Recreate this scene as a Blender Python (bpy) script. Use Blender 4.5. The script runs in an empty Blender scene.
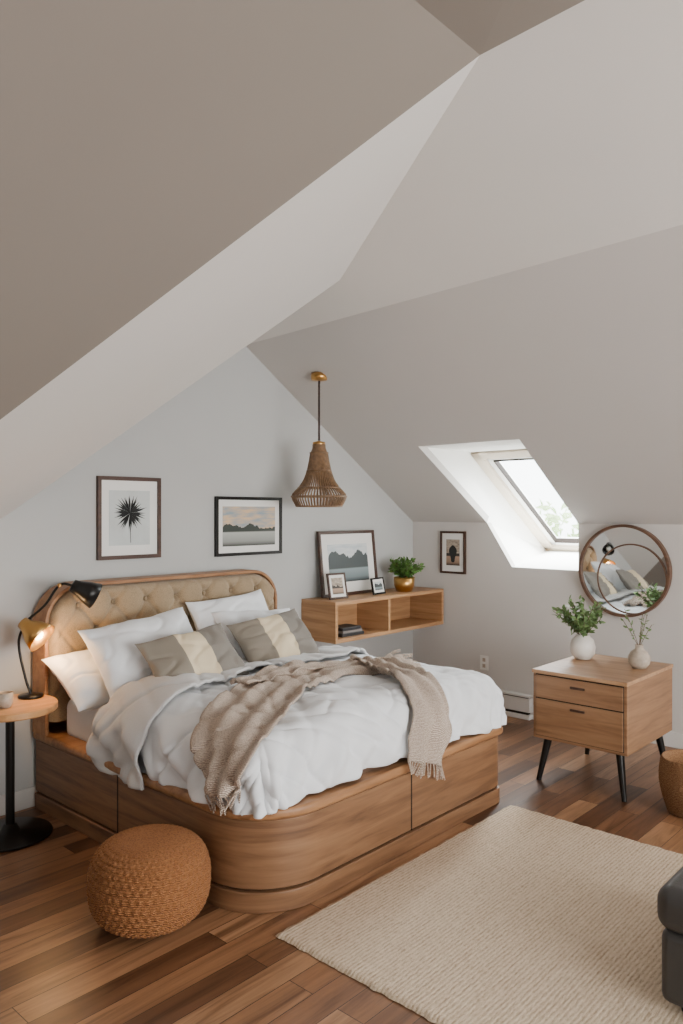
import bpy, math, random
from mathutils import Vector, Matrix, noise
random.seed(7)
S=bpy.context.scene
COL=S.collection
pi=math.pi
# ---------------------------------------------------------------- materials
def newmat(name):
    m=bpy.data.materials.new(name); m.use_nodes=True
    nt=m.node_tree; b=nt.nodes['Principled BSDF']
    return m,nt,b
def N(nt,t,**kw):
    n=nt.nodes.new(t)
    for k,v in kw.items():
        if k in n.inputs: n.inputs[k].default_value=v
        else: setattr(n,k,v)
    return n
def ramp(nt,fac,stops):
    r=nt.nodes.new('ShaderNodeValToRGB')
    e=r.color_ramp.elements
    while len(e)<len(stops): e.new(0.5)
    for i,(p,c) in enumerate(stops):
        e[i].position=p; e[i].color=(*c,1)
    nt.links.new(fac,r.inputs[0]); return r
def mapping(nt,scale=(1,1,1),rot=(0,0,0),coord='Object'):
    tc=nt.nodes.new('ShaderNodeTexCoord'); mp=nt.nodes.new('ShaderNodeMapping')
    mp.inputs['Scale'].default_value=scale; mp.inputs['Rotation'].default_value=rot
    nt.links.new(tc.outputs[coord],mp.inputs[0]); return mp.outputs[0]
def bump(nt,b,h,strength,dist=0.01):
    bp=nt.nodes.new('ShaderNodeBump'); bp.inputs['Strength'].default_value=strength
    bp.inputs['Distance'].default_value=dist
    nt.links.new(h,bp.inputs['Height']); nt.links.new(bp.outputs[0],b.inputs['Normal'])
def plain(name,c,rough=0.5,metal=0,emit=None,es=0,var=0.06,nscale=8,bs=0.0,bscale=60):
    m,nt,b=newmat(name)
    v=mapping(nt)
    n=N(nt,'ShaderNodeTexNoise',Scale=nscale,Detail=4.0); nt.links.new(v,n.inputs['Vector'])
    r=ramp(nt,n.outputs['Fac'],[(0.3,[x*(1-var) for x in c]),(0.7,[min(1,x*(1+var)) for x in c])])
    nt.links.new(r.outputs[0],b.inputs['Base Color'])
    b.inputs['Roughness'].default_value=rough; b.inputs['Metallic'].default_value=metal
    if emit: b.inputs['Emission Color'].default_value=(*emit,1); b.inputs['Emission Strength'].default_value=es
    if bs:
        n2=N(nt,'ShaderNodeTexNoise',Scale=bscale,Detail=3.0); nt.links.new(v,n2.inputs['Vector'])
        bump(nt,b,n2.outputs['Fac'],bs,0.003)
    return m
def wood(name,dark,mid,light,axis='X',rough=0.45,sc=1.0):
    m,nt,b=newmat(name)
    s={'X':(1.2,14,14),'Y':(14,1.2,14),'Z':(14,14,1.2),'XY':(1.1,1.1,15)}[axis]
    v=mapping(nt,tuple(k*sc for k in s))
    n=N(nt,'ShaderNodeTexNoise',Scale=1.6,Detail=7.0,Roughness=0.6,Distortion=0.6); nt.links.new(v,n.inputs['Vector'])
    r=ramp(nt,n.outputs['Fac'],[(0.28,dark),(0.5,mid),(0.72,light)])
    nt.links.new(r.outputs[0],b.inputs['Base Color'])
    b.inputs['Roughness'].default_value=rough
    bump(nt,b,n.outputs['Fac'],0.12,0.004)
    return m
def fabric(name,c,sc=400,bs=0.3,var=0.08,rough=0.95,sheen=0.2):
    m,nt,b=newmat(name)
    v=mapping(nt)
    n=N(nt,'ShaderNodeTexNoise',Scale=sc,Detail=2.0); nt.links.new(v,n.inputs['Vector'])
    r=ramp(nt,n.outputs['Fac'],[(0.3,[x*(1-var*2) for x in c]),(0.7,[min(1,x*(1+var)) for x in c])])
    nt.links.new(r.outputs[0],b.inputs['Base Color'])
    b.inputs['Roughness'].default_value=rough
    b.inputs['Sheen Weight'].default_value=sheen
    bump(nt,b,n.outputs['Fac'],bs,0.003)
    return m
def knit(name,dark,light,scale=(60,60,60),bs=0.8,rough=0.9):
    m,nt,b=newmat(name)
    v=mapping(nt,scale)
    n=N(nt,'ShaderNodeTexWave',Scale=1.0,Distortion=3.0,Detail=2.0); n.bands_direction='DIAGONAL'
    nt.links.new(v,n.inputs['Vector'])
    v2=N(nt,'ShaderNodeTexVoronoi',Scale=2.2); nt.links.new(v,v2.inputs['Vector'])
    mx=nt.nodes.new('ShaderNodeMath'); mx.operation='MULTIPLY'
    nt.links.new(n.outputs['Fac'],mx.inputs[0]); nt.links.new(v2.outputs['Distance'],mx.inputs[1])
    r=ramp(nt,mx.outputs[0],[(0.0,dark),(0.45,light)])
    nt.links.new(r.outputs[0],b.inputs['Base Color']); b.inputs['Roughness'].default_value=rough
    bump(nt,b,mx.outputs[0],bs,0.006)
    return m

M={}
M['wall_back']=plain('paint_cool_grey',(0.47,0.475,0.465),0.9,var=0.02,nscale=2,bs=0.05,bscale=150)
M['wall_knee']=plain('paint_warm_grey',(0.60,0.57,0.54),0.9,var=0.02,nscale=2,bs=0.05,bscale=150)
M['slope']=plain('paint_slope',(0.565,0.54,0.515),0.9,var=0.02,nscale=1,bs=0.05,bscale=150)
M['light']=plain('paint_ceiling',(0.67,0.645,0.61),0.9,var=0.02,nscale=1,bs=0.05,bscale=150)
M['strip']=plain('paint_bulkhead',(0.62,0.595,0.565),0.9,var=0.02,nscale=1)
M['dark']=plain('paint_shaded_ceiling',(0.215,0.185,0.157),0.9,var=0.02,nscale=1,bs=0.05,bscale=150)  # shade on the near ceiling slopes, put into the base colour
M['trim']=plain('trim_white',(0.64,0.62,0.59),0.5,var=0.01)
M['reveal']=plain('reveal_white',(0.90,0.89,0.86),0.7,var=0.01)
M['sash']=plain('sash_pale_wood',(0.74,0.64,0.52),0.5,var=0.04)
bw=((0.10,0.048,0.023),(0.205,0.102,0.048),(0.28,0.148,0.073))
M['bedwood']=wood('oak_bed',*bw,'XY',sc=1.1)
M['bedrim']=wood('oak_bed_rim',(0.17,0.075,0.030),(0.30,0.145,0.061),(0.385,0.20,0.092),'X')
M['shelfwood']=wood('oak_shelf',(0.27,0.13,0.055),(0.41,0.22,0.10),(0.50,0.29,0.14),'XY')
M['dresswood']=wood('oak_dresser',(0.145,0.07,0.033),(0.25,0.13,0.062),(0.325,0.178,0.09),'XY')
M['dresstop']=wood('oak_dresser_top',(0.27,0.14,0.065),(0.41,0.23,0.115),(0.50,0.30,0.16),'Y',0.33)
M['tablewood']=wood('oak_table',(0.40,0.19,0.075),(0.58,0.30,0.12),(0.66,0.37,0.165),'X',0.35)
M['black']=plain('black_metal',(0.015,0.014,0.013),0.35,0.6)
M['seam']=plain('dark_gap',(0.02,0.012,0.008),0.9)
M['brass']=plain('brass',(0.55,0.31,0.10),0.3,1.0)
M['white']=fabric('white_linen',(0.745,0.765,0.79),260,0.08,0.01)
M['sheet']=fabric('sheet_white',(0.70,0.68,0.66),260,0.1,0.02)
M['flap']=fabric('linen_grey',(0.54,0.535,0.53),260,0.12,0.03)
M['headfab']=fabric('headboard_fabric',(0.335,0.245,0.148),300,0.5,0.18)
M['throw']=knit('throw_knit',(0.31,0.235,0.185),(0.70,0.58,0.48),(70,70,70),0.8)
M['leather']=plain('charcoal_leather',(0.045,0.043,0.042),0.45,bs=0.3,bscale=220)
M['wicker']=knit('wicker',(0.15,0.052,0.016),(0.48,0.205,0.068),(60,60,100),0.9)
M['wicker_light']=knit('wicker_basket',(0.17,0.075,0.03),(0.48,0.26,0.12),(60,60,100),0.9)
M['bamboo']=plain('bamboo_slats',(0.19,0.11,0.055),0.45,var=0.35,nscale=40)
M['leaf']=plain('leaf_green',(0.08,0.18,0.03),0.5,var=0.4,nscale=20)
M['leaf2']=plain('leaf_sage',(0.12,0.20,0.065),0.55,var=0.35,nscale=20)
M['stem']=plain('stem_brown',(0.12,0.08,0.04),0.7)
M['ceramic']=plain('ceramic_white',(0.72,0.68,0.62),0.4)
M['ceramic2']=plain('ceramic_stone',(0.42,0.35,0.28),0.6,var=0.2,nscale=30)
M['frame_brown']=wood('walnut_frame',(0.03,0.012,0.007),(0.055,0.024,0.014),(0.085,0.038,0.022),'X')
M['mirror_wood']=wood('mirror_frame_wood',(0.06,0.028,0.016),(0.11,0.055,0.03),(0.16,0.08,0.045),'Y')
M['mat']=plain('paper_mat',(0.78,0.77,0.74),0.8,var=0.01)
M['art_bg']=plain('art_paper_blue',(0.54,0.575,0.57),0.8,var=0.06)
M['ink']=plain('ink',(0.02,0.022,0.022),0.8)
M['paperbooks']=plain('book_black',(0.02,0.02,0.022),0.5)
M['paperbooks2']=plain('book_grey',(0.25,0.22,0.2),0.6)
M['plastic']=plain('plastic_white',(0.75,0.73,0.69),0.4)
M['foliage']=plain('tree_foliage',(0.42,0.55,0.26),0.9,var=0.3,nscale=6)

m,nt,b=newmat('mirror_glass'); b.inputs['Base Color'].default_value=(0.80,0.83,0.83,1); b.inputs['Metallic'].default_value=1; b.inputs['Roughness'].default_value=0.02; M['mirror']=m
m=bpy.data.materials.new('window_glass'); m.use_nodes=True; nt=m.node_tree; nt.nodes.clear()
o=nt.nodes.new('ShaderNodeOutputMaterial'); mx=nt.nodes.new('ShaderNodeMixShader'); tr=nt.nodes.new('ShaderNodeBsdfTransparent'); gl=nt.nodes.new('ShaderNodeBsdfGlossy')
gl.inputs['Roughness'].default_value=0.02; mx.inputs[0].default_value=0.06; tr.inputs[0].default_value=(0.93,0.97,0.96,1)
nt.links.new(tr.outputs[0],mx.inputs[1]); nt.links.new(gl.outputs[0],mx.inputs[2]); nt.links.new(mx.outputs[0],o.inputs[0]); M['glass']=m
# floor planks
m,nt,b=newmat('floor_planks')
v=mapping(nt)
bk=N(nt,'ShaderNodeTexBrick',Scale=1.0); bk.offset=0.37; bk.offset_frequency=2
for k,val in {'Brick Width':1.15,'Row Height':0.115,'Mortar Size':0.0016,'Mortar Smooth':0.1,'Bias':0.0}.items(): bk.inputs[k].default_value=val
bk.inputs['Color1'].default_value=(0,0,0,1); bk.inputs['Color2'].default_value=(1,1,1,1); bk.inputs['Mortar'].default_value=(0.5,0.5,0.5,1)
nt.links.new(v,bk.inputs['Vector'])
addv=nt.nodes.new('ShaderNodeVectorMath'); addv.operation='MULTIPLY_ADD'
sc=nt.nodes.new('ShaderNodeVectorMath'); sc.operation='MULTIPLY'; sc.inputs[1].default_value=(1.1,13,1)
nt.links.new(v,sc.inputs[0])
nt.links.new(bk.outputs['Color'],addv.inputs[0]); addv.inputs[1].default_value=(7,13,5); nt.links.new(sc.outputs[0],addv.inputs[2])
n=N(nt,'ShaderNodeTexNoise',Scale=1.5,Detail=8.0,Roughness=0.62,Distortion=0.8); nt.links.new(addv.outputs[0],n.inputs['Vector'])
base=ramp(nt,bk.outputs['Color'],[(0.0,(0.085,0.038,0.019)),(0.35,(0.165,0.076,0.036)),(0.65,(0.265,0.130,0.062)),(1.0,(0.39,0.215,0.112))])
g=ramp(nt,n.outputs['Fac'],[(0.3,(0.42,0.37,0.34)),(0.5,(0.97,0.97,0.97)),(0.72,(1.4,1.4,1.4))])
mul=nt.nodes.new('ShaderNodeMix'); mul.data_type='RGBA'; mul.blend_type='MULTIPLY'; mul.inputs[0].default_value=1
nt.links.new(base.outputs[0],mul.inputs[6]); nt.links.new(g.outputs[0],mul.inputs[7])
mo=nt.nodes.new('ShaderNodeMix'); mo.data_type='RGBA'
nt.links.new(bk.outputs['Fac'],mo.inputs[0]); nt.links.new(mul.outputs[2],mo.inputs[6]); mo.inputs[7].default_value=(0.03,0.015,0.008,1)
nt.links.new(mo.outputs[2],b.inputs['Base Color']); b.inputs['Roughness'].default_value=0.33
inv=nt.nodes.new('ShaderNodeMath'); inv.operation='MULTIPLY_ADD'; inv.inputs[1].default_value=-1.5
nt.links.new(bk.outputs['Fac'],inv.inputs[0]); nt.links.new(n.outputs['Fac'],inv.inputs[2])
bump(nt,b,inv.outputs[0],0.15,0.004)
M['floor']=m
# rug: coarse hand-woven jute, fine weft rows with irregular slubs
m,nt,b=newmat('jute_rug'); v=mapping(nt,(1,1,1))
w=N(nt,'ShaderNodeTexWave',Scale=19.0,Distortion=1.6,Detail=3.0); w.bands_direction='Y'; w.inputs['Detail Scale'].default_value=4
nt.links.new(v,w.inputs['Vector'])
v3=mapping(nt,(0.28,1,1)); n=N(nt,'ShaderNodeTexNoise',Scale=130.0,Detail=5.0,Roughness=0.7); nt.links.new(v3,n.inputs['Vector'])
v4=mapping(nt,(0.5,3.0,1)); n4=N(nt,'ShaderNodeTexNoise',Scale=9.0,Detail=5.0,Roughness=0.7); nt.links.new(v4,n4.inputs['Vector'])
mm=nt.nodes.new('ShaderNodeMath'); mm.operation='MULTIPLY_ADD'; mm.inputs[1].default_value=0.25; nt.links.new(w.outputs['Fac'],mm.inputs[0]); nt.links.new(n.outputs['Fac'],mm.inputs[2])
m2=nt.nodes.new('ShaderNodeMath'); m2.operation='MULTIPLY_ADD'; m2.inputs[1].default_value=0.35; nt.links.new(n4.outputs['Fac'],m2.inputs[0]); nt.links.new(mm.outputs[0],m2.inputs[2])
r=ramp(nt,m2.outputs[0],[(0.5,(0.37,0.265,0.165)),(0.76,(0.63,0.495,0.35)),(1.0,(0.76,0.63,0.48))])
nt.links.new(r.outputs[0],b.inputs['Base Color']); b.inputs['Roughness'].default_value=0.95; bump(nt,b,mm.outputs[0],0.85,0.007); M['rug']=m
# striped cushion
m,nt,b=newmat('cushion_stripe'); v=mapping(nt); sx=nt.nodes.new('ShaderNodeSeparateXYZ'); nt.links.new(v,sx.inputs[0])
a=nt.nodes.new('ShaderNodeMath'); a.operation='MULTIPLY_ADD'; a.inputs[1].default_value=1.6; a.inputs[2].default_value=0.5; nt.links.new(sx.outputs[0],a.inputs[0])
r=ramp(nt,a.outputs[0],[(0.0,(0.235,0.205,0.165)),(0.37,(0.68,0.57,0.39)),(0.63,(0.21,0.19,0.165))]); r.color_ramp.interpolation='CONSTANT'
nt.links.new(r.outputs[0],b.inputs['Base Color']); b.inputs['Roughness'].default_value=0.95
n=N(nt,'ShaderNodeTexNoise',Scale=350.0); nt.links.new(v,n.inputs['Vector']); bump(nt,b,n.outputs['Fac'],0.5,0.003); M['stripe']=m
# landscape art
def landscape(name,sky,sky2,mt,lake,amp=0.7,base_=0.12,sc_=3.0):
    m,nt,b=newmat(name); v=mapping(nt,coord='Generated'); s=nt.nodes.new('ShaderNodeSeparateXYZ'); nt.links.new(v,s.inputs[0])
    n=N(nt,'ShaderNodeTexNoise',Scale=sc_,Detail=5.0); n.noise_dimensions='1D'; nt.links.new(s.outputs[0],n.inputs['W'])
    a=nt.nodes.new('ShaderNodeMath'); a.operation='MULTIPLY_ADD'; a.inputs[1].default_value=amp; a.inputs[2].default_value=base_; nt.links.new(n.outputs['Fac'],a.inputs[0])
    c=nt.nodes.new('ShaderNodeMath'); c.operation='LESS_THAN'; nt.links.new(s.outputs[2],c.inputs[0]); nt.links.new(a.outputs[0],c.inputs[1])
    cl=N(nt,'ShaderNodeTexNoise',Scale=3.5,Detail=6.0); mp=N(nt,'ShaderNodeMapping'); mp.inputs['Scale'].default_value=(1,1,3); nt.links.new(v,mp.inputs[0]); nt.links.new(mp.outputs[0],cl.inputs['Vector'])
    sk=ramp(nt,cl.outputs['Fac'],[(0.35,sky),(0.65,sky2)])
    mr=ramp(nt,s.outputs[2],[(0.0,[x*0.5 for x in mt]),(0.12,lake),(0.34,[min(1,x*1.5) for x in lake]),(0.37,mt)])
    mi=nt.nodes.new('ShaderNodeMix'); mi.data_type='RGBA'; nt.links.new(c.outputs[0],mi.inputs[0]); nt.links.new(sk.outputs[0],mi.inputs[6]); nt.links.new(mr.outputs[0],mi.inputs[7])
    nt.links.new(mi.outputs[2],b.inputs['Base Color']); b.inputs['Roughness'].default_value=0.5; return m
M['art2']=landscape('art_lake',(0.66,0.46,0.27),(0.25,0.32,0.37),(0.022,0.03,0.022),(0.27,0.28,0.26))
M['art3']=landscape('art_mountain',(0.64,0.66,0.66),(0.48,0.53,0.56),(0.045,0.058,0.062),(0.16,0.20,0.21),1.3,0.0,2.0)
M['art4']=landscape('art_portrait',(0.5,0.42,0.33),(0.25,0.2,0.16),(0.04,0.03,0.025),(0.3,0.2,0.14))

# ---------------------------------------------------------------- mesh helpers
def empty(name,loc):
    e=bpy.data.objects.new(name,None); e.empty_display_size=0.1; e.location=loc; COL.objects.link(e); return e
def attach(o,p):
    if p is not None:
        o.parent=p; o.matrix_parent_inverse=Matrix.Translation(-Vector(p.location))
def mobj(name,vs,fs,mat,parent=None,smooth=False):
    me=bpy.data.meshes.new(name); me.from_pydata([tuple(v) for v in vs],[],fs); me.update()
    if mat: me.materials.append(M[mat] if isinstance(mat,str) else mat)
    if smooth:
        for p in me.polygons: p.use_smooth=True
    o=bpy.data.objects.new(name,me); COL.objects.link(o); attach(o,parent); return o
def bevel(o,w,seg=3):
    b=o.modifiers.new('bev','BEVEL'); b.width=w; b.segments=seg; b.limit_method='ANGLE'; b.angle_limit=0.7
    for p in o.data.polygons: p.use_smooth=True
    o.modifiers.new('wn','WEIGHTED_NORMAL'); return o
def box(name,x0,x1,y0,y1,z0,z1,mat,parent=None,bv=0.0,seg=3):
    vs=[(x,y,z) for x in(x0,x1) for y in(y0,y1) for z in(z0,z1)]
    fs=[(0,1,3,2),(4,6,7,5),(0,4,5,1),(2,3,7,6),(0,2,6,4),(1,5,7,3)]
    o=mobj(name,vs,fs,mat,parent)
    if bv: bevel(o,bv,seg)
    return o
def prism(name,pts,z0,z1,mat,parent=None,bv=0,smooth=False):
    n=len(pts); vs=[(x,y,z0) for x,y in pts]+[(x,y,z1) for x,y in pts]
    fs=[tuple(range(n-1,-1,-1)),tuple(range(n,2*n))]+[(i,(i+1)%n,n+(i+1)%n,n+i) for i in range(n)]
    o=mobj(name,vs,fs,mat,parent)
    if bv: bevel(o,bv)
    return o
def lathe(name,prof,c,mat,parent=None,segs=48,smooth=True,disp=None):
    vs=[];fs=[];n=len(prof)
    for j in range(segs):
        a=2*pi*j/segs
        for i,(r,z) in enumerate(prof):
            rr=r+(disp(i/(n-1),a,r,z) if disp else 0)
            vs.append((c[0]+rr*math.cos(a),c[1]+rr*math.sin(a),c[2]+z))
    for j in range(segs):
        k=(j+1)%segs
        for i in range(n-1): fs.append((j*n+i,k*n+i,k*n+i+1,j*n+i+1))
    return mobj(name,vs,fs,mat,parent,smooth)
def tube(name,pts,r,mat,parent=None,rad=None,cyc=False,res=6):
    cu=bpy.data.curves.new(name,'CURVE'); cu.dimensions='3D'; cu.bevel_depth=r; cu.bevel_resolution=res//2; cu.use_fill_caps=True
    groups=pts if isinstance(pts[0][0],(list,tuple,Vector)) else [pts]
    for g in groups:
        sp=cu.splines.new('POLY'); sp.points.add(len(g)-1)
        for i,p in enumerate(g):
            sp.points[i].co=(*p,1); sp.points[i].radius=rad[i] if rad else 1
        sp.use_cyclic_u=cyc
    cu.materials.append(M[mat]); o=bpy.data.objects.new(name,cu); COL.objects.link(o)
    dg=bpy.context.evaluated_depsgraph_get(); me=bpy.data.meshes.new_from_object(o.evaluated_get(dg))
    bpy.data.objects.remove(o); me.name=name
    for p in me.polygons: p.use_smooth=True
    o=bpy.data.objects.new(name,me); COL.objects.link(o); attach(o,parent); return o
def grid(name,f,nu,nv,mat,parent=None,smooth=True,thick=0):
    vs=[f(i/nu,j/nv) for i in range(nu+1) for j in range(nv+1)]
    fs=[(i*(nv+1)+j,(i+1)*(nv+1)+j,(i+1)*(nv+1)+j+1,i*(nv+1)+j+1) for i in range(nu) for j in range(nv)]
    o=mobj(name,vs,fs,mat,parent,smooth)
    if thick:
        s=o.modifiers.new('sol','SOLIDIFY'); s.thickness=thick; s.offset=0
    return o
def smoothstep(a,b,x):
    t=max(0,min(1,(x-a)/(b-a))); return t*t*(3-2*t)
def catmull(P,n=12):
    out=[]; P=[Vector(p) for p in P]
    Q=[2*P[0]-P[1]]+P+[2*P[-1]-P[-2]]
    for i in range(1,len(Q)-2):
        for k in range(n):
            t=k/n; a,b_,c,d=Q[i-1],Q[i],Q[i+1],Q[i+2]
            out.append(0.5*((2*b_)+(c-a)*t+(2*a-5*b_+4*c-d)*t*t+(3*b_-a-3*c+d)*t**3))
    out.append(P[-1]); return out

# ---------------------------------------------------------------- room shell
WX=5.547; WY=4.18; H=1.65; XL=-2.05; YB=-2.6
RX=3.57; RZ=2.837; KZ=1.562; SL=(RZ-KZ)/(WX-RX); PM=0.2; PK=0.0147
def slopez(x): return RZ-SL*(x-RX)
def piz(x,y): return RZ+PM*(RX-x)+PK*(WY-y)
RXB=3.346
box('floor',XL-0.1,WX+0.1,YB-0.1,WY+0.1,-0.1,0.0,'floor')
def slab(name,pts,mat,out,th=0.08,faces=None):
    n=len(pts); o=Vector(out).normalized()*th
    vs=[Vector(p) for p in pts]+[Vector(p)+o for p in pts]
    fs=(faces or [tuple(range(n))])
    fb=[tuple(n+i for i in reversed(f)) for f in fs]
    sides=[(i,(i+1)%n,n+(i+1)%n,n+i) for i in range(n)]
    return mobj(name,vs,fs+fb+sides,mat)
slab('wall_back',[(XL,WY,0),(WX,WY,0),(WX,WY,KZ),(RX,WY,RZ),(0,WY,piz(0,WY)),(XL,WY,piz(XL,WY))],'wall_back',(0,1,0))
yL0,yLm,yLb,yR=3.452,3.41,3.175,2.605; zB=1.203; XT=4.647; ZT=slopez(XT)
slab('wall_right',[(WX,WY,0),(WX,YB,0),(WX,YB,KZ),(WX,yR,KZ),(WX,yR,zB),(WX,yLb,zB),(WX,yLm,KZ),(WX,WY,KZ)],'wall_knee',(1,0,0),0.06,
     faces=[(0,7,6,5),(0,5,4,1),(1,4,3,2)])
sp=[(WX,WY,KZ),(WX,yLm,KZ),(XT,yL0,ZT),(XT,yR,ZT),(WX,yR,KZ),(WX,YB,KZ),(RXB,YB,slopez(RXB)),(RX,WY,RZ)]
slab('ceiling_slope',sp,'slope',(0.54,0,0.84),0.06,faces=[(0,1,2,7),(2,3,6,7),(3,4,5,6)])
P=Vector((2.178,1.365,0)); P.z=piz(P.x,P.y)
V1=Vector((3.148,2.878,0)); V1.z=piz(V1.x,V1.y)
L0=Vector((1.833,WY,H-0.0435))
XPB=2.028
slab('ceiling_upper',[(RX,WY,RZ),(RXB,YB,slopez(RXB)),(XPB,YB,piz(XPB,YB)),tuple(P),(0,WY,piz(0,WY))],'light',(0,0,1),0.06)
ns=(V1-L0).cross(P-L0).normalized()
def on_plane(n,p0,x,y): return Vector((x,y,p0.z-(n.x*(x-p0.x)+n.y*(y-p0.y))/n.z))
C0=Vector((0,0,H)); dd=Vector((0.4396,1.0025,0.12)); t=ns.dot(P-C0)/ns.dot(dd); D0=C0+dd*t
s=(WY-P.y)/(D0.y-P.y); Dw=P+(D0-P)*s
KT=0.2
Q=Vector((1.70,1.275,P.z-KT*(P.x-1.70)))
nd=(P-D0).cross(Q-P).normalized()
e=(XL-P.x)/(Q.x-P.x); E=P+(Q-P)*e
Cw=on_plane(nd,P,XL,WY)
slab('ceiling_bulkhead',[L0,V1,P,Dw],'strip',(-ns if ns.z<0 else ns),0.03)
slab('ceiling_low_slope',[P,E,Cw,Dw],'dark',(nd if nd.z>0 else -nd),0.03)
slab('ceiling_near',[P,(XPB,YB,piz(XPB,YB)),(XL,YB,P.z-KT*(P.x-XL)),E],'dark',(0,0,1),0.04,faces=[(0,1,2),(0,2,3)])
mobj('light_leak_cap',[P,Dw,(0,WY,piz(0,WY))],[(0,1,2)],'light')  # unseen triangle added to stop sky light leaking past the bulkhead
zt=3.6
box('wall_left',XL-0.08,XL,YB,WY,0,zt,'wall_back')
bx0,bx1,bz0,bz1=0.6,4.6,0.5,2.15
box('wall_front',XL,bx0,YB-0.08,YB,0,zt,'wall_knee')
box('wall_front_pier',bx1,WX,YB-0.08,YB,0,zt,'wall_knee')
box('wall_front_sill',bx0,bx1,YB-0.08,YB,0,bz0,'wall_knee')
box('wall_front_lintel',bx0,bx1,YB-0.08,YB,bz1,zt,'wall_knee')
w2=empty('added_window',(2.6,YB,1.3))  # unseen window, added behind the camera to house the fill light
for i,x in enumerate((bx0,1.93,3.27,bx1-0.05)): box('added_mullion_%d'%i,x,x+0.05,YB-0.07,YB-0.01,bz0,bz1,'trim',w2)
box('head',bx0,bx1,YB-0.07,YB-0.01,bz1-0.05,bz1,'trim',w2); box('sill',bx0,bx1,YB-0.07,YB+0.03,bz0,bz0+0.04,'trim',w2)
box('baseboard_back',XL,WX,WY-0.015,WY,0,0.11,'trim',None,0.004)
box('baseboard_right',WX-0.015,WX,YB,WY-0.015,0,0.11,'trim',None,0.004)
# skylight
w1=empty('window_1',(5.9,3.0,1.7))
dx=0.746; xb=6.72; zb=1.287; ywl=3.47
a=(XT,yL0,ZT);b_=(XT+dx,ywl,ZT);c=(xb,ywl,zb);d=(WX,yLb,zB);e_=(WX,yLm,KZ)
mobj('reveal_left',[a,b_,c,d,e_],[(0,1,4),(1,2,4),(2,3,4)],'reveal',w1)
a2=(XT,yR,ZT);b2=(XT+dx,yR,ZT);c2=(xb,yR,zb);d2=(WX,yR,zB);e2=(WX,yR,KZ)
mobj('reveal_right',[a2,b2,c2,d2,e2],[(0,4,1),(1,4,2),(2,4,3)],'reveal',w1)
mobj('reveal_sill',[d,c,c2,d2],[(0,1,2,3)],'reveal',w1)
mobj('reveal_head',[a,a2,b2,b_],[(0,1,2,3)],'reveal',w1)
T=Vector((XT+dx,0,ZT)); B=Vector((xb,0,zb)); dn=(B-T); Lw=dn.length; dn.normalize(); nn=Vector((-dn.z,0,dn.x))
if nn.z<0: nn=-nn
def wbar(name,y0,y1,s0,s1,o0,o1,mat):
    vs=[]
    for y in(y0,y1):
        for s_ in(s0,s1):
            for o_ in(o0,o1):
                p=T+dn*s_+nn*o_; vs.append((p.x,y,p.z))
    fs=[(0,1,3,2),(4,6,7,5),(0,4,5,1),(2,3,7,6),(0,2,6,4),(1,5,7,3)]
    return bevel(mobj(name,vs,fs,mat,w1),0.004)
for nm,w_,o0,o1,g0,mt in (('frame',0.085,-0.02,0.08,0.0,'sash'),('sash',0.055,0.01,0.07,0.085,'reveal')):
    wbar(nm+'_l',ywl-g0-w_,ywl-g0,g0,Lw-g0,o0,o1,mt); wbar(nm+'_r',yR+g0,yR+g0+w_,g0,Lw-g0,o0,o1,mt)
    wbar(nm+'_t',yR+g0,ywl-g0,g0,g0+w_,o0,o1,mt); wbar(nm+'_b',yR+g0,ywl-g0,Lw-g0-w_,Lw-g0,o0,o1,mt)
wbar('gasket_l',ywl-0.148,ywl-0.140,0.14,Lw-0.14,0.0,0.05,'seam')
wbar('gasket_b',yR+0.14,ywl-0.14,Lw-0.148,Lw-0.14,0.0,0.05,'seam')
wbar('gasket_t',yR+0.14,ywl-0.14,0.14,0.148,0.0,0.05,'seam')
p0=T+nn*0.045+dn*0.12; p1=T+nn*0.045+dn*(Lw-0.12)
mobj('pane',[(p0.x,yR+.12,p0.z),(p0.x,ywl-.12,p0.z),(p1.x,ywl-.12,p1.z),(p1.x,yR+.12,p1.z)],[(0,1,2,3)],'glass',w1)
tr_=empty('garden_tree',(13,7.4,0))
tube('trunk',[(13,7.4,-2.5),(13.1,7.3,-0.8),(13,7.4,0.4)],0.14,'stem',tr_)
vs=[];fs=[]
for i in range(1600):
    th=random.random()*2*pi; ph=math.acos(2*random.random()-1); r=1.5*random.random()**0.4
    c0=Vector((13+r*math.sin(ph)*math.cos(th)*1.1,7.0+r*math.sin(ph)*math.sin(th)*1.3,0.65+r*math.cos(ph)*0.8))
    u=Vector((random.gauss(0,1),random.gauss(0,1),random.gauss(0,1))).normalized()*0.10; w_=u.orthogonal().normalized()*0.06
    k=len(vs); vs+=[c0-u,c0+w_,c0+u,c0-w_]; fs.append((k,k+1,k+2,k+3))
mobj('canopy',vs,fs,'foliage',tr_)

# ---------------------------------------------------------------- bed
bed=empty('bed',(2.95,3.2,0))
BX0,BX1,BY0,BY1=2.01,3.885,2.265,4.03
def rr(off,r=0.32,n=14,r2=0.085):
    x0,x1,y0=BX0-off,BX1+off,BY0-off
    pts=[]
    for i in range(n+1):
        a=pi+pi/2*i/n; pts.append((x0+r+r*math.cos(a),y0+r+r*math.sin(a)))
    for i in range(n+1):
        a=1.5*pi+pi/2*i/n; pts.append((x1-r2+r2*math.cos(a),y0+r2+r2*math.sin(a)))
    pts+=[(x1,BY1+0.12),(x0,BY1+0.12)]; return pts
prism('plinth',rr(-0.002),0,0.085,'bedwood',bed,0.006)
prism('body',rr(-0.008),0.094,0.380,'bedwood',bed,0.006)
prism('seam_core',rr(-0.022),0.02,0.40,'seam',bed)
prism('rim',rr(0.012),0.386,0.432,'bedrim',bed,0.016)
box('drawer_gap_foot',3.0,3.007,BY0+0.0055,BY0+0.02,0.094,0.380,'seam',bed)
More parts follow.
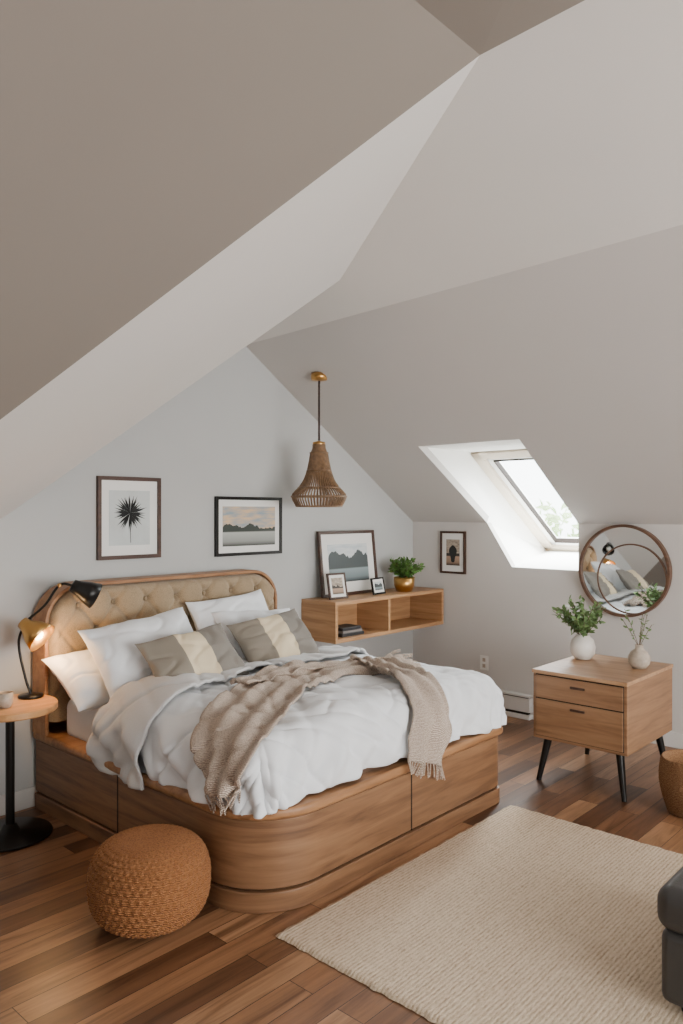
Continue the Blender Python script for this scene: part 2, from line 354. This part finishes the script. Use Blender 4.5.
box('drawer_gap_side',BX0+0.0055,BX0+0.02,3.3,3.307,0.094,0.380,'seam',bed)
def arch(x0,x1,z0,z1,r,n=12):
    p=[(x0,z0)]
    for i in range(n+1):
        a=pi-pi/2*i/n; p.append((x0+r+r*math.cos(a),z1-r+r*math.sin(a)))
    for i in range(n+1):
        a=pi/2-pi/2*i/n; p.append((x1-r+r*math.cos(a),z1-r+r*math.sin(a)))
    p.append((x1,z0)); return p
HX0,HX1,HZ=1.998,3.72,1.25
oa=arch(HX0,HX1,0.428,HZ,0.22); ia=arch(HX0+0.022,HX1-0.022,0.428,HZ-0.022,0.198)
n=len(oa); yf,yb=4.0,4.15
vs=[(x,yf,z) for x,z in oa]+[(x,yf,z) for x,z in ia]+[(x,yb,z) for x,z in oa]+[(x,yb,z) for x,z in ia]
fs=[]
for i in range(n-1):
    fs+=[(i,i+1,n+i+1,n+i),(2*n+i,3*n+i,3*n+i+1,2*n+i+1),(i,2*n+i,2*n+i+1,i+1),(n+i,n+i+1,3*n+i+1,3*n+i)]
bevel(mobj('headboard_frame',vs,fs,'bedrim',bed),0.005)
mobj('headboard_back',[(x,yb-0.01,z) for x,z in ia],[tuple(range(n))],'bedwood',bed)
cx0,cx1=HX0+0.023,HX1-0.023; cz0,cz1=0.5,HZ-0.023; cr=0.197
def ctop(x):
    d=min(x-cx0,cx1-x)
    if d>=cr: return cz1
    return cz1-cr+math.sqrt(max(0,cr*cr-(cr-d)**2))
buttons=[]
sx_=0.22; sz_=0.17; ZB0=1.125
for r_ in range(4):
    for k in range(-5,6):
        x=(cx0+cx1)/2+(k+(0.5 if r_%2 else 0))*sx_; z=ZB0-r_*sz_*0.85
        if cx0+0.07<x<cx1-0.07 and z<ctop(x)-0.05: buttons.append((x,z))
def hb(u,v):
    x=cx0+(cx1-cx0)*u; zt_=ctop(x); z=cz0+(zt_-cz0)*v
    edge=min(x-cx0,cx1-x,zt_-z); e1=math.sqrt(max(0,1-(1-min(1,edge/0.05))**2))
    dep=0
    for bx,bz in buttons:
        d=math.hypot(x-bx,z-bz)
        if d<0.13: dep+=math.exp(-(d/0.02)**2)*0.8+math.exp(-(d/0.055)**2)*0.5
    a=(x-(cx0+cx1)/2)/sx_; b__=(z-ZB0)/(sz_*0.85)/2
    fa=(a+b__)%1; fb=(a-b__)%1
    cr1=min(fa,1-fa); cr2=min(fb,1-fb)
    dep+=0.30*(math.exp(-(cr1/0.07)**2)+math.exp(-(cr2/0.07)**2))
    return (x,4.06-0.085*e1+min(1.4,dep)*0.034*e1,z)
grid('headboard_cushion',hb,260,120,'headfab',bed)
for i,(x,z) in enumerate(buttons):
    o=lathe('button_%d'%i,[(0,0.008),(0.009,0.007),(0.014,0.0),(0.009,-0.004)],(0,0,0),'headfab',bed,14)
    o.data.transform(Matrix.Translation((x,4.014,z))@Matrix.Rotation(pi/2,4,'X'))
box('mattress',2.09,3.83,2.36,3.98,0.40,0.635,'sheet',bed,0.06,5)

KX0,KX1,KY0=2.18,3.805,2.44; R=0.15
def D(a,b,off=0.0):
    cx=min(max(a,KX0),KX1); cy=max(b,KY0)
    ex,ey=a-cx,b-cy; L=max(abs(ex),abs(ey)); e=math.hypot(ex,ey)
    nz=noise.fractal(Vector((a*2.3,b*2.3,1.7)),1.0,2.0,2)*0.030+noise.noise(Vector((a*1.1+3,b*1.3,0)))*0.025
    q=a*1.0+b*1.2
    w=noise.noise(Vector((q*5,(a-b)*1.5,4))); w2_=noise.noise(Vector(((a-b*0.6)*6,q*1.6,11)))
    nz+=-(1-smoothstep(0,0.20,abs(w)))*0.016-(1-smoothstep(0,0.20,abs(w2_)))*0.010
    top=0.715+0.035*math.sin(pi*min(1,max(0,(a-2.0)/1.9)))
    if e<1e-6: return Vector((cx,cy,top+nz+off))
    dxn,dyn=ex/e,ey/e
    arc=R*pi/2
    if L<arc: th=L/R; out=R*math.sin(th); dn_=R*(1-math.cos(th))
    else: th=pi/2; out=R; dn_=R+(L-arc)
    fold=(math.sin(a*17+b*13+2*noise.noise(Vector((a*3,b*3,0))))*0.5+0.5*math.sin(a*31-b*23))*0.028*smoothstep(0.05,0.3,L)
    out+=fold+0.012*smoothstep(0.1,0.34,L)
    k=math.sin(th)
    return Vector((cx+dxn*(out+(off+nz)*k),cy+dyn*(out+(off+nz)*k),top-dn_+(nz+off)*(1-k)))
LM=0.375
duv=grid('duvet',lambda u,v:D(KX0-LM+(KX1-KX0+2*LM)*u,KY0-LM+(3.5-KY0+LM)*v),220,170,'white',None,True,0.018)
def flap(u,v):
    a=KX0-LM-0.05+(KX1-KX0+2*LM)*u
    w=0.20+0.30*(1-u)
    b=3.52-w*v
    off=0.03+0.016*math.sin(min(1,v*6)*pi/2)
    if v<0.08: off=0.0+0.046*math.sqrt(v/0.08)
    off+=0.008*math.sin(a*14)
    return D(a,b+0.03*math.sin(a*5),off)
grid('duvet_fold',flap,170,36,'flap',duv,True,0.014)
def strip(name,path,wid,nf,off0,parent,amp=0.012,nu=110,nv=34):
    C=catmull([(*p,0) for p in path],16); n_=len(C)-1
    def f(u,v):
        t=u*n_; i=min(int(t),n_-1); fr=t-i; c_=C[i].lerp(C[i+1],fr); tg=(C[i+1]-C[i]).normalized(); nr=Vector((-tg.y,tg.x,0))
        w_=wid(u); q=c_+nr*(v-0.5)*w_
        fo=amp*(1+math.sin(v*nf*2*pi+2*math.sin(u*5)))+0.006*noise.noise(Vector((q.x*8,q.y*8,3)))
        return D(q.x,q.y,off0+fo)
    return grid(name,f,nu,nv,'throw',parent,True,0.01),f
pth1=[(1.87,2.47),(2.04,2.51),(2.3,2.66),(2.72,2.86),(3.15,2.88),(3.60,2.72)]
thr,f1=strip('throw_blanket',pth1,lambda u:0.22+0.14*math.sin(pi*min(1,u*1.3)) ,3,0.018,None,0.014,130,44)
s2,f2=strip('throw_tail',[(3.46,2.98),(3.37,2.76),(3.25,2.5),(3.14,2.25),(3.07,2.02)],lambda u:0.17+0.12*u,2,0.045,thr,0.014,60,30)
s3,f3=strip('throw_layer',[(2.5,2.98),(2.95,3.02),(3.3,2.97),(3.66,2.88)],lambda u:0.12+0.1*u,2,0.03,thr,0.014,60,24)
fr=[]
for f in (f1,f2):
    for i in range(26):
        v=i/25; uu=0.0 if f is f1 else 1.0; du=0.01 if f is f1 else -0.01
        p=f(uu,v); d_=(Vector(p)-Vector(f(uu+du,v))).normalized(); l=0.05+random.random()*0.03
        jit=Vector((random.gauss(0,.12),random.gauss(0,.12),-0.3))
        fr.append([p,Vector(p)+d_*l*0.5+jit*0.01,Vector(p)+(d_+jit*0.5).normalized()*l])
for i in range(16):
    p=Vector(f3(1.0,i/15)); d_=(p-Vector(f3(0.98,i/15))).normalized(); fr.append([p,p+d_*0.03+Vector((0,0,.004)),p+d_*0.07+Vector((random.gauss(0,.01),random.gauss(0,.01),-0.005))])
tube('fringe',fr,0.0035,'throw',thr)

def pillow(name,W,Hh,Tk,loc,tilt,yaw,mat,roll=0,seed=0):
    def side(sg):
        def f(u,v):
            a=u*2-1;b=v*2-1
            x=W/2*a*(1-0.08*(1-abs(b)**2)*abs(a)**3); y=Hh/2*b*(1-0.10*(1-abs(a)**2)*abs(b)**3)
            h=Tk/2*(max(0,(1-a*a)*(1-b*b)))**0.42
            edge=min(1,h/(Tk*0.25))
            w1_=noise.noise(Vector((x*5+y*3+seed,y*9-x*2,sg*2)))
            wr=noise.noise(Vector((x*6+seed,y*6,sg*2)))*0.022+noise.noise(Vector((x*16+seed,y*10,5)))*0.006-(1-min(1,abs(w1_)*5))*0.010
            return Vector((x,y,sg*(h+wr*edge)))
        return f
    n_=48; vs=[];fs=[]
    for sg in(1,-1):
        f=side(sg); k=len(vs)
        vs+=[f(i/n_,j/n_) for i in range(n_+1) for j in range(n_+1)]
        for i in range(n_):
            for j in range(n_):
                q=[k+i*(n_+1)+j,k+(i+1)*(n_+1)+j,k+(i+1)*(n_+1)+j+1,k+i*(n_+1)+j+1]
                fs.append(tuple(q if sg>0 else q[::-1]))
    o=mobj(name,vs,fs,mat,None,True)
    o.rotation_mode='QUATERNION'
    Rm=Matrix.Rotation(yaw,4,'Z')@Matrix.Rotation(pi/2-tilt,4,'X')@Matrix.Rotation(roll,4,'Z')
    o.matrix_world=Matrix.Translation(loc)@Rm
    return o
d2r=math.radians
pillow('pillow',0.60,0.42,0.19,(2.27,3.80,0.755),d2r(58),d2r(0),'white',d2r(3),1)
pillow('pillow',0.66,0.47,0.21,(2.41,3.62,0.875),d2r(40),d2r(-8),'white',d2r(8),5)
pillow('pillow',0.66,0.46,0.20,(3.20,3.82,0.905),d2r(28),d2r(2),'white',d2r(3),9)
pillow('pillow',0.62,0.42,0.19,(3.26,3.64,0.855),d2r(40),d2r(-4),'white',d2r(-3),14)
pillow('striped_cushion',0.55,0.36,0.16,(2.50,3.34,0.86),d2r(42),d2r(-8),'stripe',d2r(8),21)
pillow('striped_cushion',0.53,0.36,0.16,(3.17,3.43,0.87),d2r(40),d2r(-10),'stripe',d2r(8),25)

# ---------------------------------------------------------------- rug
def rug(u,v):
    x=2.03+1.79*u; y=0.1+2.10*v
    e=min(u,1-u,v,1-v)
    x+=0.008*noise.noise(Vector((y*25,0,0)))*(u<.02 or u>.98); y+=0.008*noise.noise(Vector((x*25,5,0)))*(v>.98)
    return (x,y,0.003+0.013*min(1,e/0.008)+0.0015*noise.noise(Vector((x*30,y*30,0))))
grid('area_rug',rug,180,180,'rug')

# ---------------------------------------------------------------- pouf
pr=[]
NR=20
for i in range(161):
    t=i/160; a=-pi/2+pi*t
    r=0.236*abs(math.cos(a))**0.48; z=0.172+0.166*math.copysign(abs(math.sin(a))**0.85,math.sin(a))
    pr.append((max(r,0.001),z))
def pd(t,a,r,z):
    row=int(t*NR); k=abs(math.sin(t*NR*pi))
    return (0.0085*k*(0.6+0.4*math.sin(a*48+(row%2)*pi)))*min(1,r/0.05)
lathe('woven_pouf',pr,(1.765,2.65,0.004),'wicker',None,288,True,pd)

# ---------------------------------------------------------------- side table + lamp + cup
TX,TY=1.755,3.885
tb=empty('side_table',(TX,TY,0))
lathe('top',[(0,0.635),(0.225,0.635),(0.23,0.641),(0.23,0.664),(0.225,0.67),(0,0.67)],(TX,TY,0),'tablewood',tb,64,False)
lathe('pole',[(0.022,0.01),(0.022,0.64)],(TX,TY,0),'black',tb,24)
lathe('foot',[(0,0),(0.20,0),(0.205,0.006),(0.20,0.016),(0.05,0.024),(0.03,0.06),(0,0.06)],(TX,TY,0),'black',tb,64)
lathe('collar',[(0.022,0.60),(0.07,0.634),(0,0.636)],(TX,TY,0),'black',tb,32)
LB=Vector((1.895,3.95,0.67))
lp=empty('desk_lamp',tuple(LB))
lathe('base',[(0,0),(0.062,0),(0.065,0.006),(0.062,0.014),(0.02,0.02),(0,0.02)],LB,'black',lp,40)
ax=Vector((0.8,-0.6,0)).normalized()
j0=LB+Vector((0,0,0.015))
st=catmull([j0,j0-ax*0.03+Vector((0,0,0.10)),j0-ax*0.06+Vector((0,0,0.28)),j0-ax*0.02+Vector((0,0,0.39))],10)
tube('stem',st,0.007,'black',lp)
arm=catmull([j0-ax*0.02+Vector((0,0,0.39)),j0+ax*0.07+Vector((0,0,0.47)),j0+ax*0.145+Vector((0,0,0.575)),j0+ax*0.22+Vector((0,0,0.57))],10)
tube('arm',arm,0.007,'black',lp)
lathe('joint',[(0,-0.014),(0.012,-0.01),(0.015,0),(0.012,0.01),(0,0.014)],j0-ax*0.035+Vector((0,0,0.385)),'brass',lp,16)
lathe('joint_2',[(0,-0.012),(0.010,-0.009),(0.013,0),(0.010,0.009),(0,0.012)],j0+ax*0.145+Vector((0,0,0.575)),'brass',lp,16)
def shade(name,loc,dirv,L,r0,r1,mat,inner):
    prof=[(0.006,0),(r0,0.005),(r0*1.15,L*0.25),(r1*0.8,L*0.6),(r1,L),(r1-0.004,L),(r1*0.8-0.004,L*0.6),(r0,L*0.28),(0.005,0.015)]
    o=lathe(name,prof,(0,0,0),mat,lp,40)
    q=Vector((0,0,1)).rotation_difference(dirv.normalized())
    o.data.transform(Matrix.Translation(loc)@q.to_matrix().to_4x4())
    o2=lathe(name+'_bulb',[(0.001,L*0.35),(0.018,L*0.4),(0.03,L*0.66),(0.024,L*0.88),(0.001,L*0.97)],(0,0,0),inner,lp,24)
    o2.data.transform(Matrix.Translation(loc)@q.to_matrix().to_4x4())
M['bulb']=plain('bulb_glow',(1,0.8,0.5),0.5,emit=(1,0.62,0.28),es=26)
M['bulb_off']=plain('bulb_off',(0.8,0.78,0.7),0.3)
hd=Vector((0.38,-0.58,-0.50))
hp=j0-ax*0.045+Vector((0,0,0.385))
shade('shade_brass',hp,hd,0.145,0.032,0.084,'brass','bulb')
shade('shade_black',j0+ax*0.205+Vector((0,0,0.575)),Vector((0.8,-0.3,-0.45)),0.14,0.034,0.072,'black','bulb_off')
cup=lathe('coffee_cup',[(0,0),(0.028,0),(0.036,0.02),(0.038,0.075),(0.034,0.075),(0.032,0.02),(0,0.01)],(1.71,3.84,0.67),'ceramic2',None,32)

# ---------------------------------------------------------------- wall frames
def frame_y(name,x0,x1,z0,z1,w,fm,art,mw,y=WY,dp=0.025,parent=None):
    e=empty(name,((x0+x1)/2,y-dp/2,(z0+z1)/2))
    ya,yb=y-dp,y-0.001
    box('bar_l',x0,x0+w,ya,yb,z0,z1,fm,e,0.002); box('bar_r',x1-w,x1,ya,yb,z0,z1,fm,e,0.002)
    box('bar_t',x0+w,x1-w,ya,yb,z1-w,z1,fm,e,0.002); box('bar_b',x0+w,x1-w,ya,yb,z0,z0+w,fm,e,0.002)
    box('mat_board',x0+w,x1-w,y-0.012,yb-0.002,z0+w,z1-w,'mat',e)
    box('print',x0+w+mw,x1-w-mw,y-0.014,y-0.011,z0+w+mw*1.1,z1-w-mw*1.1,art,e)
    return e
f=frame_y('botanical_picture_frame',2.407,2.852,1.36,1.867,0.024,'frame_brown','art_bg',0.055)
vs=[];fs=[]; cx_,cz_=2.63,1.645
for i in range(40):
    a=2*pi*i/40+random.gauss(0,.05); l=0.128*(0.7+0.3*random.random()); w_=0.0055
    d_=Vector((math.cos(a),0,math.sin(a))); pnr=Vector((-d_.z,0,d_.x)); c0=Vector((cx_,WY-0.0155,cz_)); k=len(vs)
    vs+=[c0,c0+d_*l*0.5+pnr*w_,c0+d_*l,c0+d_*l*0.5-pnr*w_]; fs.append((k,k+1,k+2,k+3))
k=len(vs); vs+=[(cx_-.002,WY-0.0155,cz_),(cx_+.002,WY-0.0155,cz_),(cx_+.006,WY-0.0155,1.46),(cx_+.002,WY-0.0155,1.46)]; fs.append((k,k+1,k+2,k+3))
mobj('leaf_drawing',vs,fs,'ink',f)
frame_y('landscape_picture_frame',3.295,3.912,1.343,1.757,0.022,'black','art2',0.042)
def tilt_group(e,pivot,angle,axis='X',yaw=0):
    Mx=Matrix.Translation(pivot)@Matrix.Rotation(yaw,4,'Z')@Matrix.Rotation(angle,4,axis)@Matrix.Translation(-Vector(pivot))
    for c_ in e.children: c_.data.transform(Mx)
SZ=0.985
f=frame_y('leaning_picture_frame',4.27,4.94,SZ,1.50,0.024,'frame_brown','art3',0.075,4.10)
tilt_group(f,(4.5,4.10,SZ),-d2r(6))
f=frame_y('tabletop_photo_frame',4.22,4.40,SZ,1.185,0.016,'frame_brown','art4',0.02,3.96,0.016); tilt_group(f,(4.3,3.96,SZ),-d2r(12),'X',d2r(-8))
f=frame_y('tabletop_photo_frame',4.70,4.87,SZ,1.12,0.014,'black','art3',0.018,3.95,0.016); tilt_group(f,(4.77,3.95,SZ),-d2r(12),'X',d2r(5))
e=empty('portrait_picture_frame',(WX-0.01,3.74,1.3)); y0,y1,z0,z1,w=3.612,3.869,1.12,1.484,0.018
xa,xb_=WX-0.024,WX-0.001
box('bar_l',xa,xb_,y0,y0+w,z0,z1,'frame_brown',e); box('bar_r',xa,xb_,y1-w,y1,z0,z1,'frame_brown',e)
box('bar_t',xa,xb_,y0+w,y1-w,z1-w,z1,'frame_brown',e); box('bar_b',xa,xb_,y0+w,y1-w,z0,z0+w,'frame_brown',e)
box('mat_board',WX-0.012,WX-0.002,y0+w,y1-w,z0+w,z1-w,'mat',e); box('print',WX-0.014,WX-0.011,y0+.06,y1-.06,z0+.07,z1-.07,'art4',e)
mobj('figure',[(WX-0.0155,3.74+math.cos(a)*0.035*(1+.3*math.sin(3*a)),1.29+math.sin(a)*0.075) for a in [2*pi*i/20 for i in range(20)]],[tuple(range(20))],'ink',e)

# ---------------------------------------------------------------- wall shelf
sh=empty('wall_shelf',(4.8,4.0,0.83)); sx0,sx1,sy0,sy1,sz0,sz1=4.13,5.51,3.82,4.175,0.68,0.985
box('top',sx0,sx1,sy0,sy1,sz1-0.028,sz1,'shelfwood',sh,0.003); box('bottom',sx0,sx1,sy0,sy1,sz0,sz0+0.028,'shelfwood',sh,0.003)
box('side_l',sx0,sx0+0.028,sy0+.001,sy1,sz0+.028,sz1-.028,'shelfwood',sh); box('side_r',sx1-0.028,sx1,sy0+.001,sy1,sz0+.028,sz1-.028,'shelfwood',sh)
box('divider',4.76,4.785,sy0+0.01,sy1,sz0+.028,sz1-.028,'shelfwood',sh); box('back',sx0+.02,sx1-.02,sy1-0.012,sy1,sz0+.02,sz1-.02,'shelfwood',sh)
bk_=empty('stack_of_books',(4.4,3.95,0.72))
box('book_1',4.25,4.50,3.86,4.03,0.709,0.733,'paperbooks',bk_,0.003); box('book_2',4.27,4.49,3.87,4.03,0.734,0.752,'paperbooks2',bk_,0.003); box('book_3',4.26,4.47,3.865,4.02,0.753,0.776,'paperbooks',bk_,0.003)

# ---------------------------------------------------------------- plants
def leafpatch(vs,fs,base,d_,l,w_):
    d_=d_.normalized(); s_=d_.cross(Vector((random.gauss(0,1),random.gauss(0,1),random.gauss(0,1)))).normalized(); nrm=d_.cross(s_)
    k=len(vs); vs+=[base,base+d_*l*0.35+s_*w_,base+d_*l*0.35-s_*w_,base+d_*l*0.75+s_*w_*0.7-nrm*l*0.08,base+d_*l*0.75-s_*w_*0.7-nrm*l*0.08,base+d_*l-nrm*l*0.18]
    fs+=[(k,k+1,k+2),(k+1,k+3,k+4,k+2),(k+3,k+5,k+4)]
def bush(parent,c0,n_,ln,spread,leaves,ll,lw,mat,up=1.0,droop=0.3,vr=0.45):
    vs=[];fs=[];st=[]
    for i in range(n_):
        a=2*pi*i/n_*2.4+random.gauss(0,.3); sp_=spread*(0.15+0.95*random.random())
        d_=Vector((math.cos(a)*sp_,math.sin(a)*sp_,up)).normalized(); l=ln*(1-vr+vr*random.random())
        pts=[Vector(c0)+d_*l*t+Vector((math.cos(a),math.sin(a),-0.8))*droop*l*t*t*0.5 for t in (0,.25,.5,.75,1)]
        st.append(pts)
        for k in range(leaves):
            t=0.3+0.7*(k+random.random())/leaves; ii=min(3,int(t*4)); p=pts[ii].lerp(pts[ii+1],t*4-ii)
            dd=(pts[ii+1]-pts[ii]).normalized()*0.5+Vector((random.gauss(0,1),random.gauss(0,1),random.gauss(0,.6))).normalized()
            leafpatch(vs,fs,p,dd,ll*(0.7+0.5*random.random()),lw)
    tube('stems',st,0.0018,'stem',parent); mobj('leaves',vs,fs,mat,parent)
PX,PY=5.12,3.95
pl=empty('potted_plant',(PX,PY,SZ))
lathe('pot',[(0,0),(0.065,0),(0.085,0.05),(0.09,0.12),(0.084,0.12),(0.078,0.05),(0,0.04)],(PX,PY,SZ),'brass',pl,40)
lathe('soil',[(0,0.105),(0.083,0.105)],(PX,PY,SZ),'stem',pl,24)
bush(pl,(PX,PY,SZ+0.11),56,0.20,1.0,10,0.045,0.013,'leaf',0.8,0.2)
v1=empty('vase_with_greenery',(4.79,2.22,0.687))
lathe('vase',[(0,0),(0.05,0),(0.075,0.035),(0.082,0.08),(0.07,0.125),(0.045,0.15),(0.042,0.16),(0.036,0.16),(0.04,0.145),(0.03,0.1),(0,0.1)],(4.79,2.22,0.687),'ceramic',v1,48)
bush(v1,(4.79,2.22,0.80),28,0.33,0.68,19,0.042,0.010,'leaf2',1.0,0.3,0.4)
v2=empty('vase_with_branches',(4.74,1.83,0.687)); c0=(4.74,1.83,0.687)
lathe('vase',[(0,0),(0.04,0),(0.062,0.03),(0.066,0.065),(0.05,0.10),(0.024,0.12),(0.024,0.145),(0.018,0.145),(0.018,0.12),(0,0.1)],c0,'ceramic2',v2,48)
bush(v2,(4.74,1.83,0.81),6,0.27,0.8,7,0.036,0.007,'leaf2',1.0,0.1)

# ---------------------------------------------------------------- dresser
dr=empty('dresser',(4.66,2.02,0.0)); a0,a1,b0,b1,c0z,c1z=4.29,5.02,1.725,2.31,0.265,0.685
box('top',a0-0.008,a1,b0-0.005,b1+0.005,c1z-0.022,c1z,'dresstop',dr,0.004)
box('carcass',a0+0.004,a1-0.005,b0,b1,c0z,c1z-0.022,'dresswood',dr,0.003)
box('shadow_gap',a0+0.001,a0+0.01,b0+0.018,b1-0.018,c0z+0.018,c1z-0.026,'seam',dr)
zm=(c0z+c1z)/2+0.012
box('drawer_top',a0-0.006,a0+0.006,b0+0.022,b1-0.022,zm+0.03,c1z-0.032,'dresswood',dr,0.002)
box('drawer_bottom',a0-0.006,a0+0.006,b0+0.022,b1-0.022,c0z+0.022,zm+0.022,'dresswood',dr,0.002)
for i,z in enumerate((c1z-0.085,zm-0.02)): box('handle_%d'%i,a0-0.016,a0-0.006,(b0+b1)/2-0.045,(b0+b1)/2+0.045,z,z+0.014,'frame_brown',dr,0.003)
for i,(x,y,sx1_,sy1_) in enumerate(((a0+.07,b0+.07,-1,-1),(a0+.07,b1-.07,-1,1),(a1-.07,b0+.07,1,-1),(a1-.07,b1-.07,1,1))):
    tube('leg_%d'%i,[(x,y,c0z),(x+sx1_*0.045,y+sy1_*0.045,0.0)],0.025,'black',dr,[1.0,0.6])

# ---------------------------------------------------------------- round mirror
mr=empty('round_mirror',(WX-0.03,2.255,1.22))
def ring(name,c,R_,w_,x0,x1,mat,par,n=96):
    vs=[];fs=[]
    for i in range(n):
        a=2*pi*i/n
        for (r,x) in((R_,x1),(R_,x0),(R_-w_,x0),(R_-w_,x1)): vs.append((x,c[0]+r*math.cos(a),c[1]+r*math.sin(a)))
    for i in range(n):
        k=(i+1)%n
        for j in range(4): fs.append((i*4+j,i*4+(j+1)%4,k*4+(j+1)%4,k*4+j))
    return bevel(mobj(name,vs,fs,mat,par),0.003)
def disc(name,c,R_,x,mat,par,n=96):
    return mobj(name,[(x,c[0]+R_*math.cos(2*pi*i/n),c[1]+R_*math.sin(2*pi*i/n)) for i in range(n)],[tuple(range(n-1,-1,-1))],mat,par)
ring('frame',(2.245,1.222),0.338,0.021,WX-0.05,WX-0.002,'mirror_wood',mr); disc('glass',(2.245,1.222),0.323,WX-0.03,'mirror',mr)
ring('inner_frame',(2.185,1.165),0.256,0.011,WX-0.043,WX-0.032,'mirror_wood',mr)
disc('inner_glass',(2.185,1.165),0.25,WX-0.036,'mirror',mr)

# ---------------------------------------------------------------- heater, outlet
ht=empty('baseboard_heater',(WX-0.04,3.5,0.1))
box('cover',WX-0.07,WX-0.017,2.98,3.95,0.06,0.17,'trim',ht,0.006); box('top_lip',WX-0.08,WX-0.017,2.98,3.95,0.18,0.195,'trim',ht,0.003)
box('foot_rail',WX-0.075,WX-0.017,2.98,3.95,0.004,0.04,'trim',ht,0.003); box('core',WX-0.06,WX-0.018,3.0,3.93,0.02,0.19,'seam',ht)
ou=empty('wall_outlet',(WX,3.434,0.39)); box('plate',WX-0.008,WX-0.0005,3.395,3.473,0.33,0.45,'plastic',ou,0.003)
box('socket_1',WX-0.0095,WX-0.007,3.42,3.448,0.40,0.43,'ceramic2',ou); box('socket_2',WX-0.0095,WX-0.007,3.42,3.448,0.35,0.38,'ceramic2',ou)

# ---------------------------------------------------------------- basket
def bd(t,a,r,z): return 0.006*math.sin(a*36+int(t*26)*pi)*(1 if t<0.86 else 0)*min(1,r/0.1)
bp=[(0.001,0.004)]+[(0.12+0.045*math.sin(pi*0.75*i/24),0.004+0.30*i/24) for i in range(25)]+[(0.145,0.30),(0.13,0.15),(0.001,0.02)]
lathe('woven_basket',bp,(4.40,1.41,0.0),'wicker_light',None,180,True,bd)

# ---------------------------------------------------------------- leather ottoman
ot=empty('leather_ottoman',(2.95,0.55,0)); 
box('base',2.55,3.35,0.20,0.92,0.05,0.29,'leather',ot,0.03,4); box('cushion',2.535,3.365,0.185,0.935,0.285,0.43,'leather',ot,0.05,6)
for i,(x,y) in enumerate(((2.62,.27),(2.62,.85),(3.29,.27),(3.29,.85))): tube('foot_%d'%i,[(x,y,0.06),(x,y,0.018)],0.022,'black',ot)

# ---------------------------------------------------------------- pendant lamp
pn=empty('pendant_lamp',(3.915,3.78,2.6)); px,py=3.915,3.78; pz=slopez(px)
lathe('canopy',[(0,0.02),(0.055,0.02),(0.06,-0.005),(0.055,-0.03),(0.01,-0.035),(0,-0.035)],(px,py,pz),'brass',pn,40)
tube('cord',[(px,py,pz-0.03),(px,py,2.16)],0.003,'black',pn)
lk=[]
for i in range(17):
    z=pz-0.05-i*0.025
    lk.append([Vector((px+0.009*math.cos(t)*(i%2),py+0.009*math.cos(t)*((i+1)%2),z+0.016*math.sin(t))) for t in [2*pi*k/8 for k in range(9)]])
tube('chain',lk,0.0025,'frame_brown',pn)
def prf(t):
    pts=[(0.0,0.042),(0.08,0.044),(0.13,0.060),(0.25,0.068),(0.42,0.083),(0.58,0.108),(0.70,0.145),(0.79,0.185),(0.84,0.192),(0.88,0.190),(1.0,0.160)]
    for i in range(len(pts)-1):
        if t<=pts[i+1][0]: 
            q=(t-pts[i][0])/(pts[i+1][0]-pts[i][0]); return pts[i][1]+(pts[i+1][1]-pts[i][1])*q
    return pts[-1][1]
zt0,zb0=2.125,1.69
ribs=[]
for k in range(52):
    a=2*pi*k/52; ribs.append([Vector((px+prf(t)*math.cos(a),py+prf(t)*math.sin(a),zt0+(zb0-zt0)*t)) for t in [i/20 for i in range(21)]])
tube('shade_ribs',ribs,0.005,'bamboo',pn)
rings=[]
for t,dr_ in ((0.0,0),(0.13,.003),(0.42,.002),(0.70,.003),(0.84,.004),(1.0,.002)):
    rings.append([Vector((px+(prf(t)+dr_)*math.cos(2*pi*i/48),py+(prf(t)+dr_)*math.sin(2*pi*i/48),zt0+(zb0-zt0)*t)) for i in range(49)])
tube('shade_rings',rings,0.006,'bamboo',pn)
lathe('socket',[(0,0.03),(0.045,0.02),(0.045,0.0),(0.02,-0.02),(0.02,-0.09),(0,-0.09)],(px,py,zt0),'brass',pn,24)
lathe('bulb',[(0.001,0),(0.02,-0.01),(0.035,-0.06),(0.03,-0.09),(0.001,-0.105)],(px,py,zt0-0.09),'bulb_off',pn,24)

# ---------------------------------------------------------------- lights
def area(name,loc,target,sx,sy,pw,col):
    l=bpy.data.lights.new(name,'AREA'); l.shape='RECTANGLE'; l.size=sx; l.size_y=sy; l.energy=pw; l.color=col
    o=bpy.data.objects.new(name,l); COL.objects.link(o); o.location=loc
    o.rotation_euler=(Vector(target)-Vector(loc)).to_track_quat('-Z','Y').to_euler(); return o
area('rear_fill',(2.6,YB-0.12,1.35),(2.6,0,1.2),3.9,1.6,180,(1,0.96,0.91))  # added fill light behind the camera, shining through the added opening
area('side_fill',(XL+0.05,1.2,1.2),(3,2.2,0.9),2.2,1.3,26,(1,0.95,0.88))  # added fill light inside the left wall, no window there
area('skylight_daylight',(6.6,3.03,2.5),(5.4,3.0,1.4),0.85,1.2,240,(0.98,0.99,1))
pl_=bpy.data.lights.new('lamp_light','POINT'); pl_.energy=6; pl_.color=(1,0.6,0.28); pl_.shadow_soft_size=0.03
o=bpy.data.objects.new('lamp_light',pl_); COL.objects.link(o); o.location=hp+hd.normalized()*0.185
W=bpy.data.worlds.new('sky'); S.world=W; W.use_nodes=True; bg=W.node_tree.nodes['Background']; bg.inputs[0].default_value=(0.96,0.985,1.0,1); bg.inputs[1].default_value=10.0

# ---------------------------------------------------------------- camera
cam=bpy.data.cameras.new('camera'); co=bpy.data.objects.new('camera',cam); COL.objects.link(co)
cam.sensor_fit='VERTICAL'; cam.sensor_height=36; cam.lens=767/1024*36
co.location=(0,0,H); co.rotation_euler=(pi/2,0,-math.atan2(0.7394,0.6733)); cam.clip_start=0.05
S.camera=co
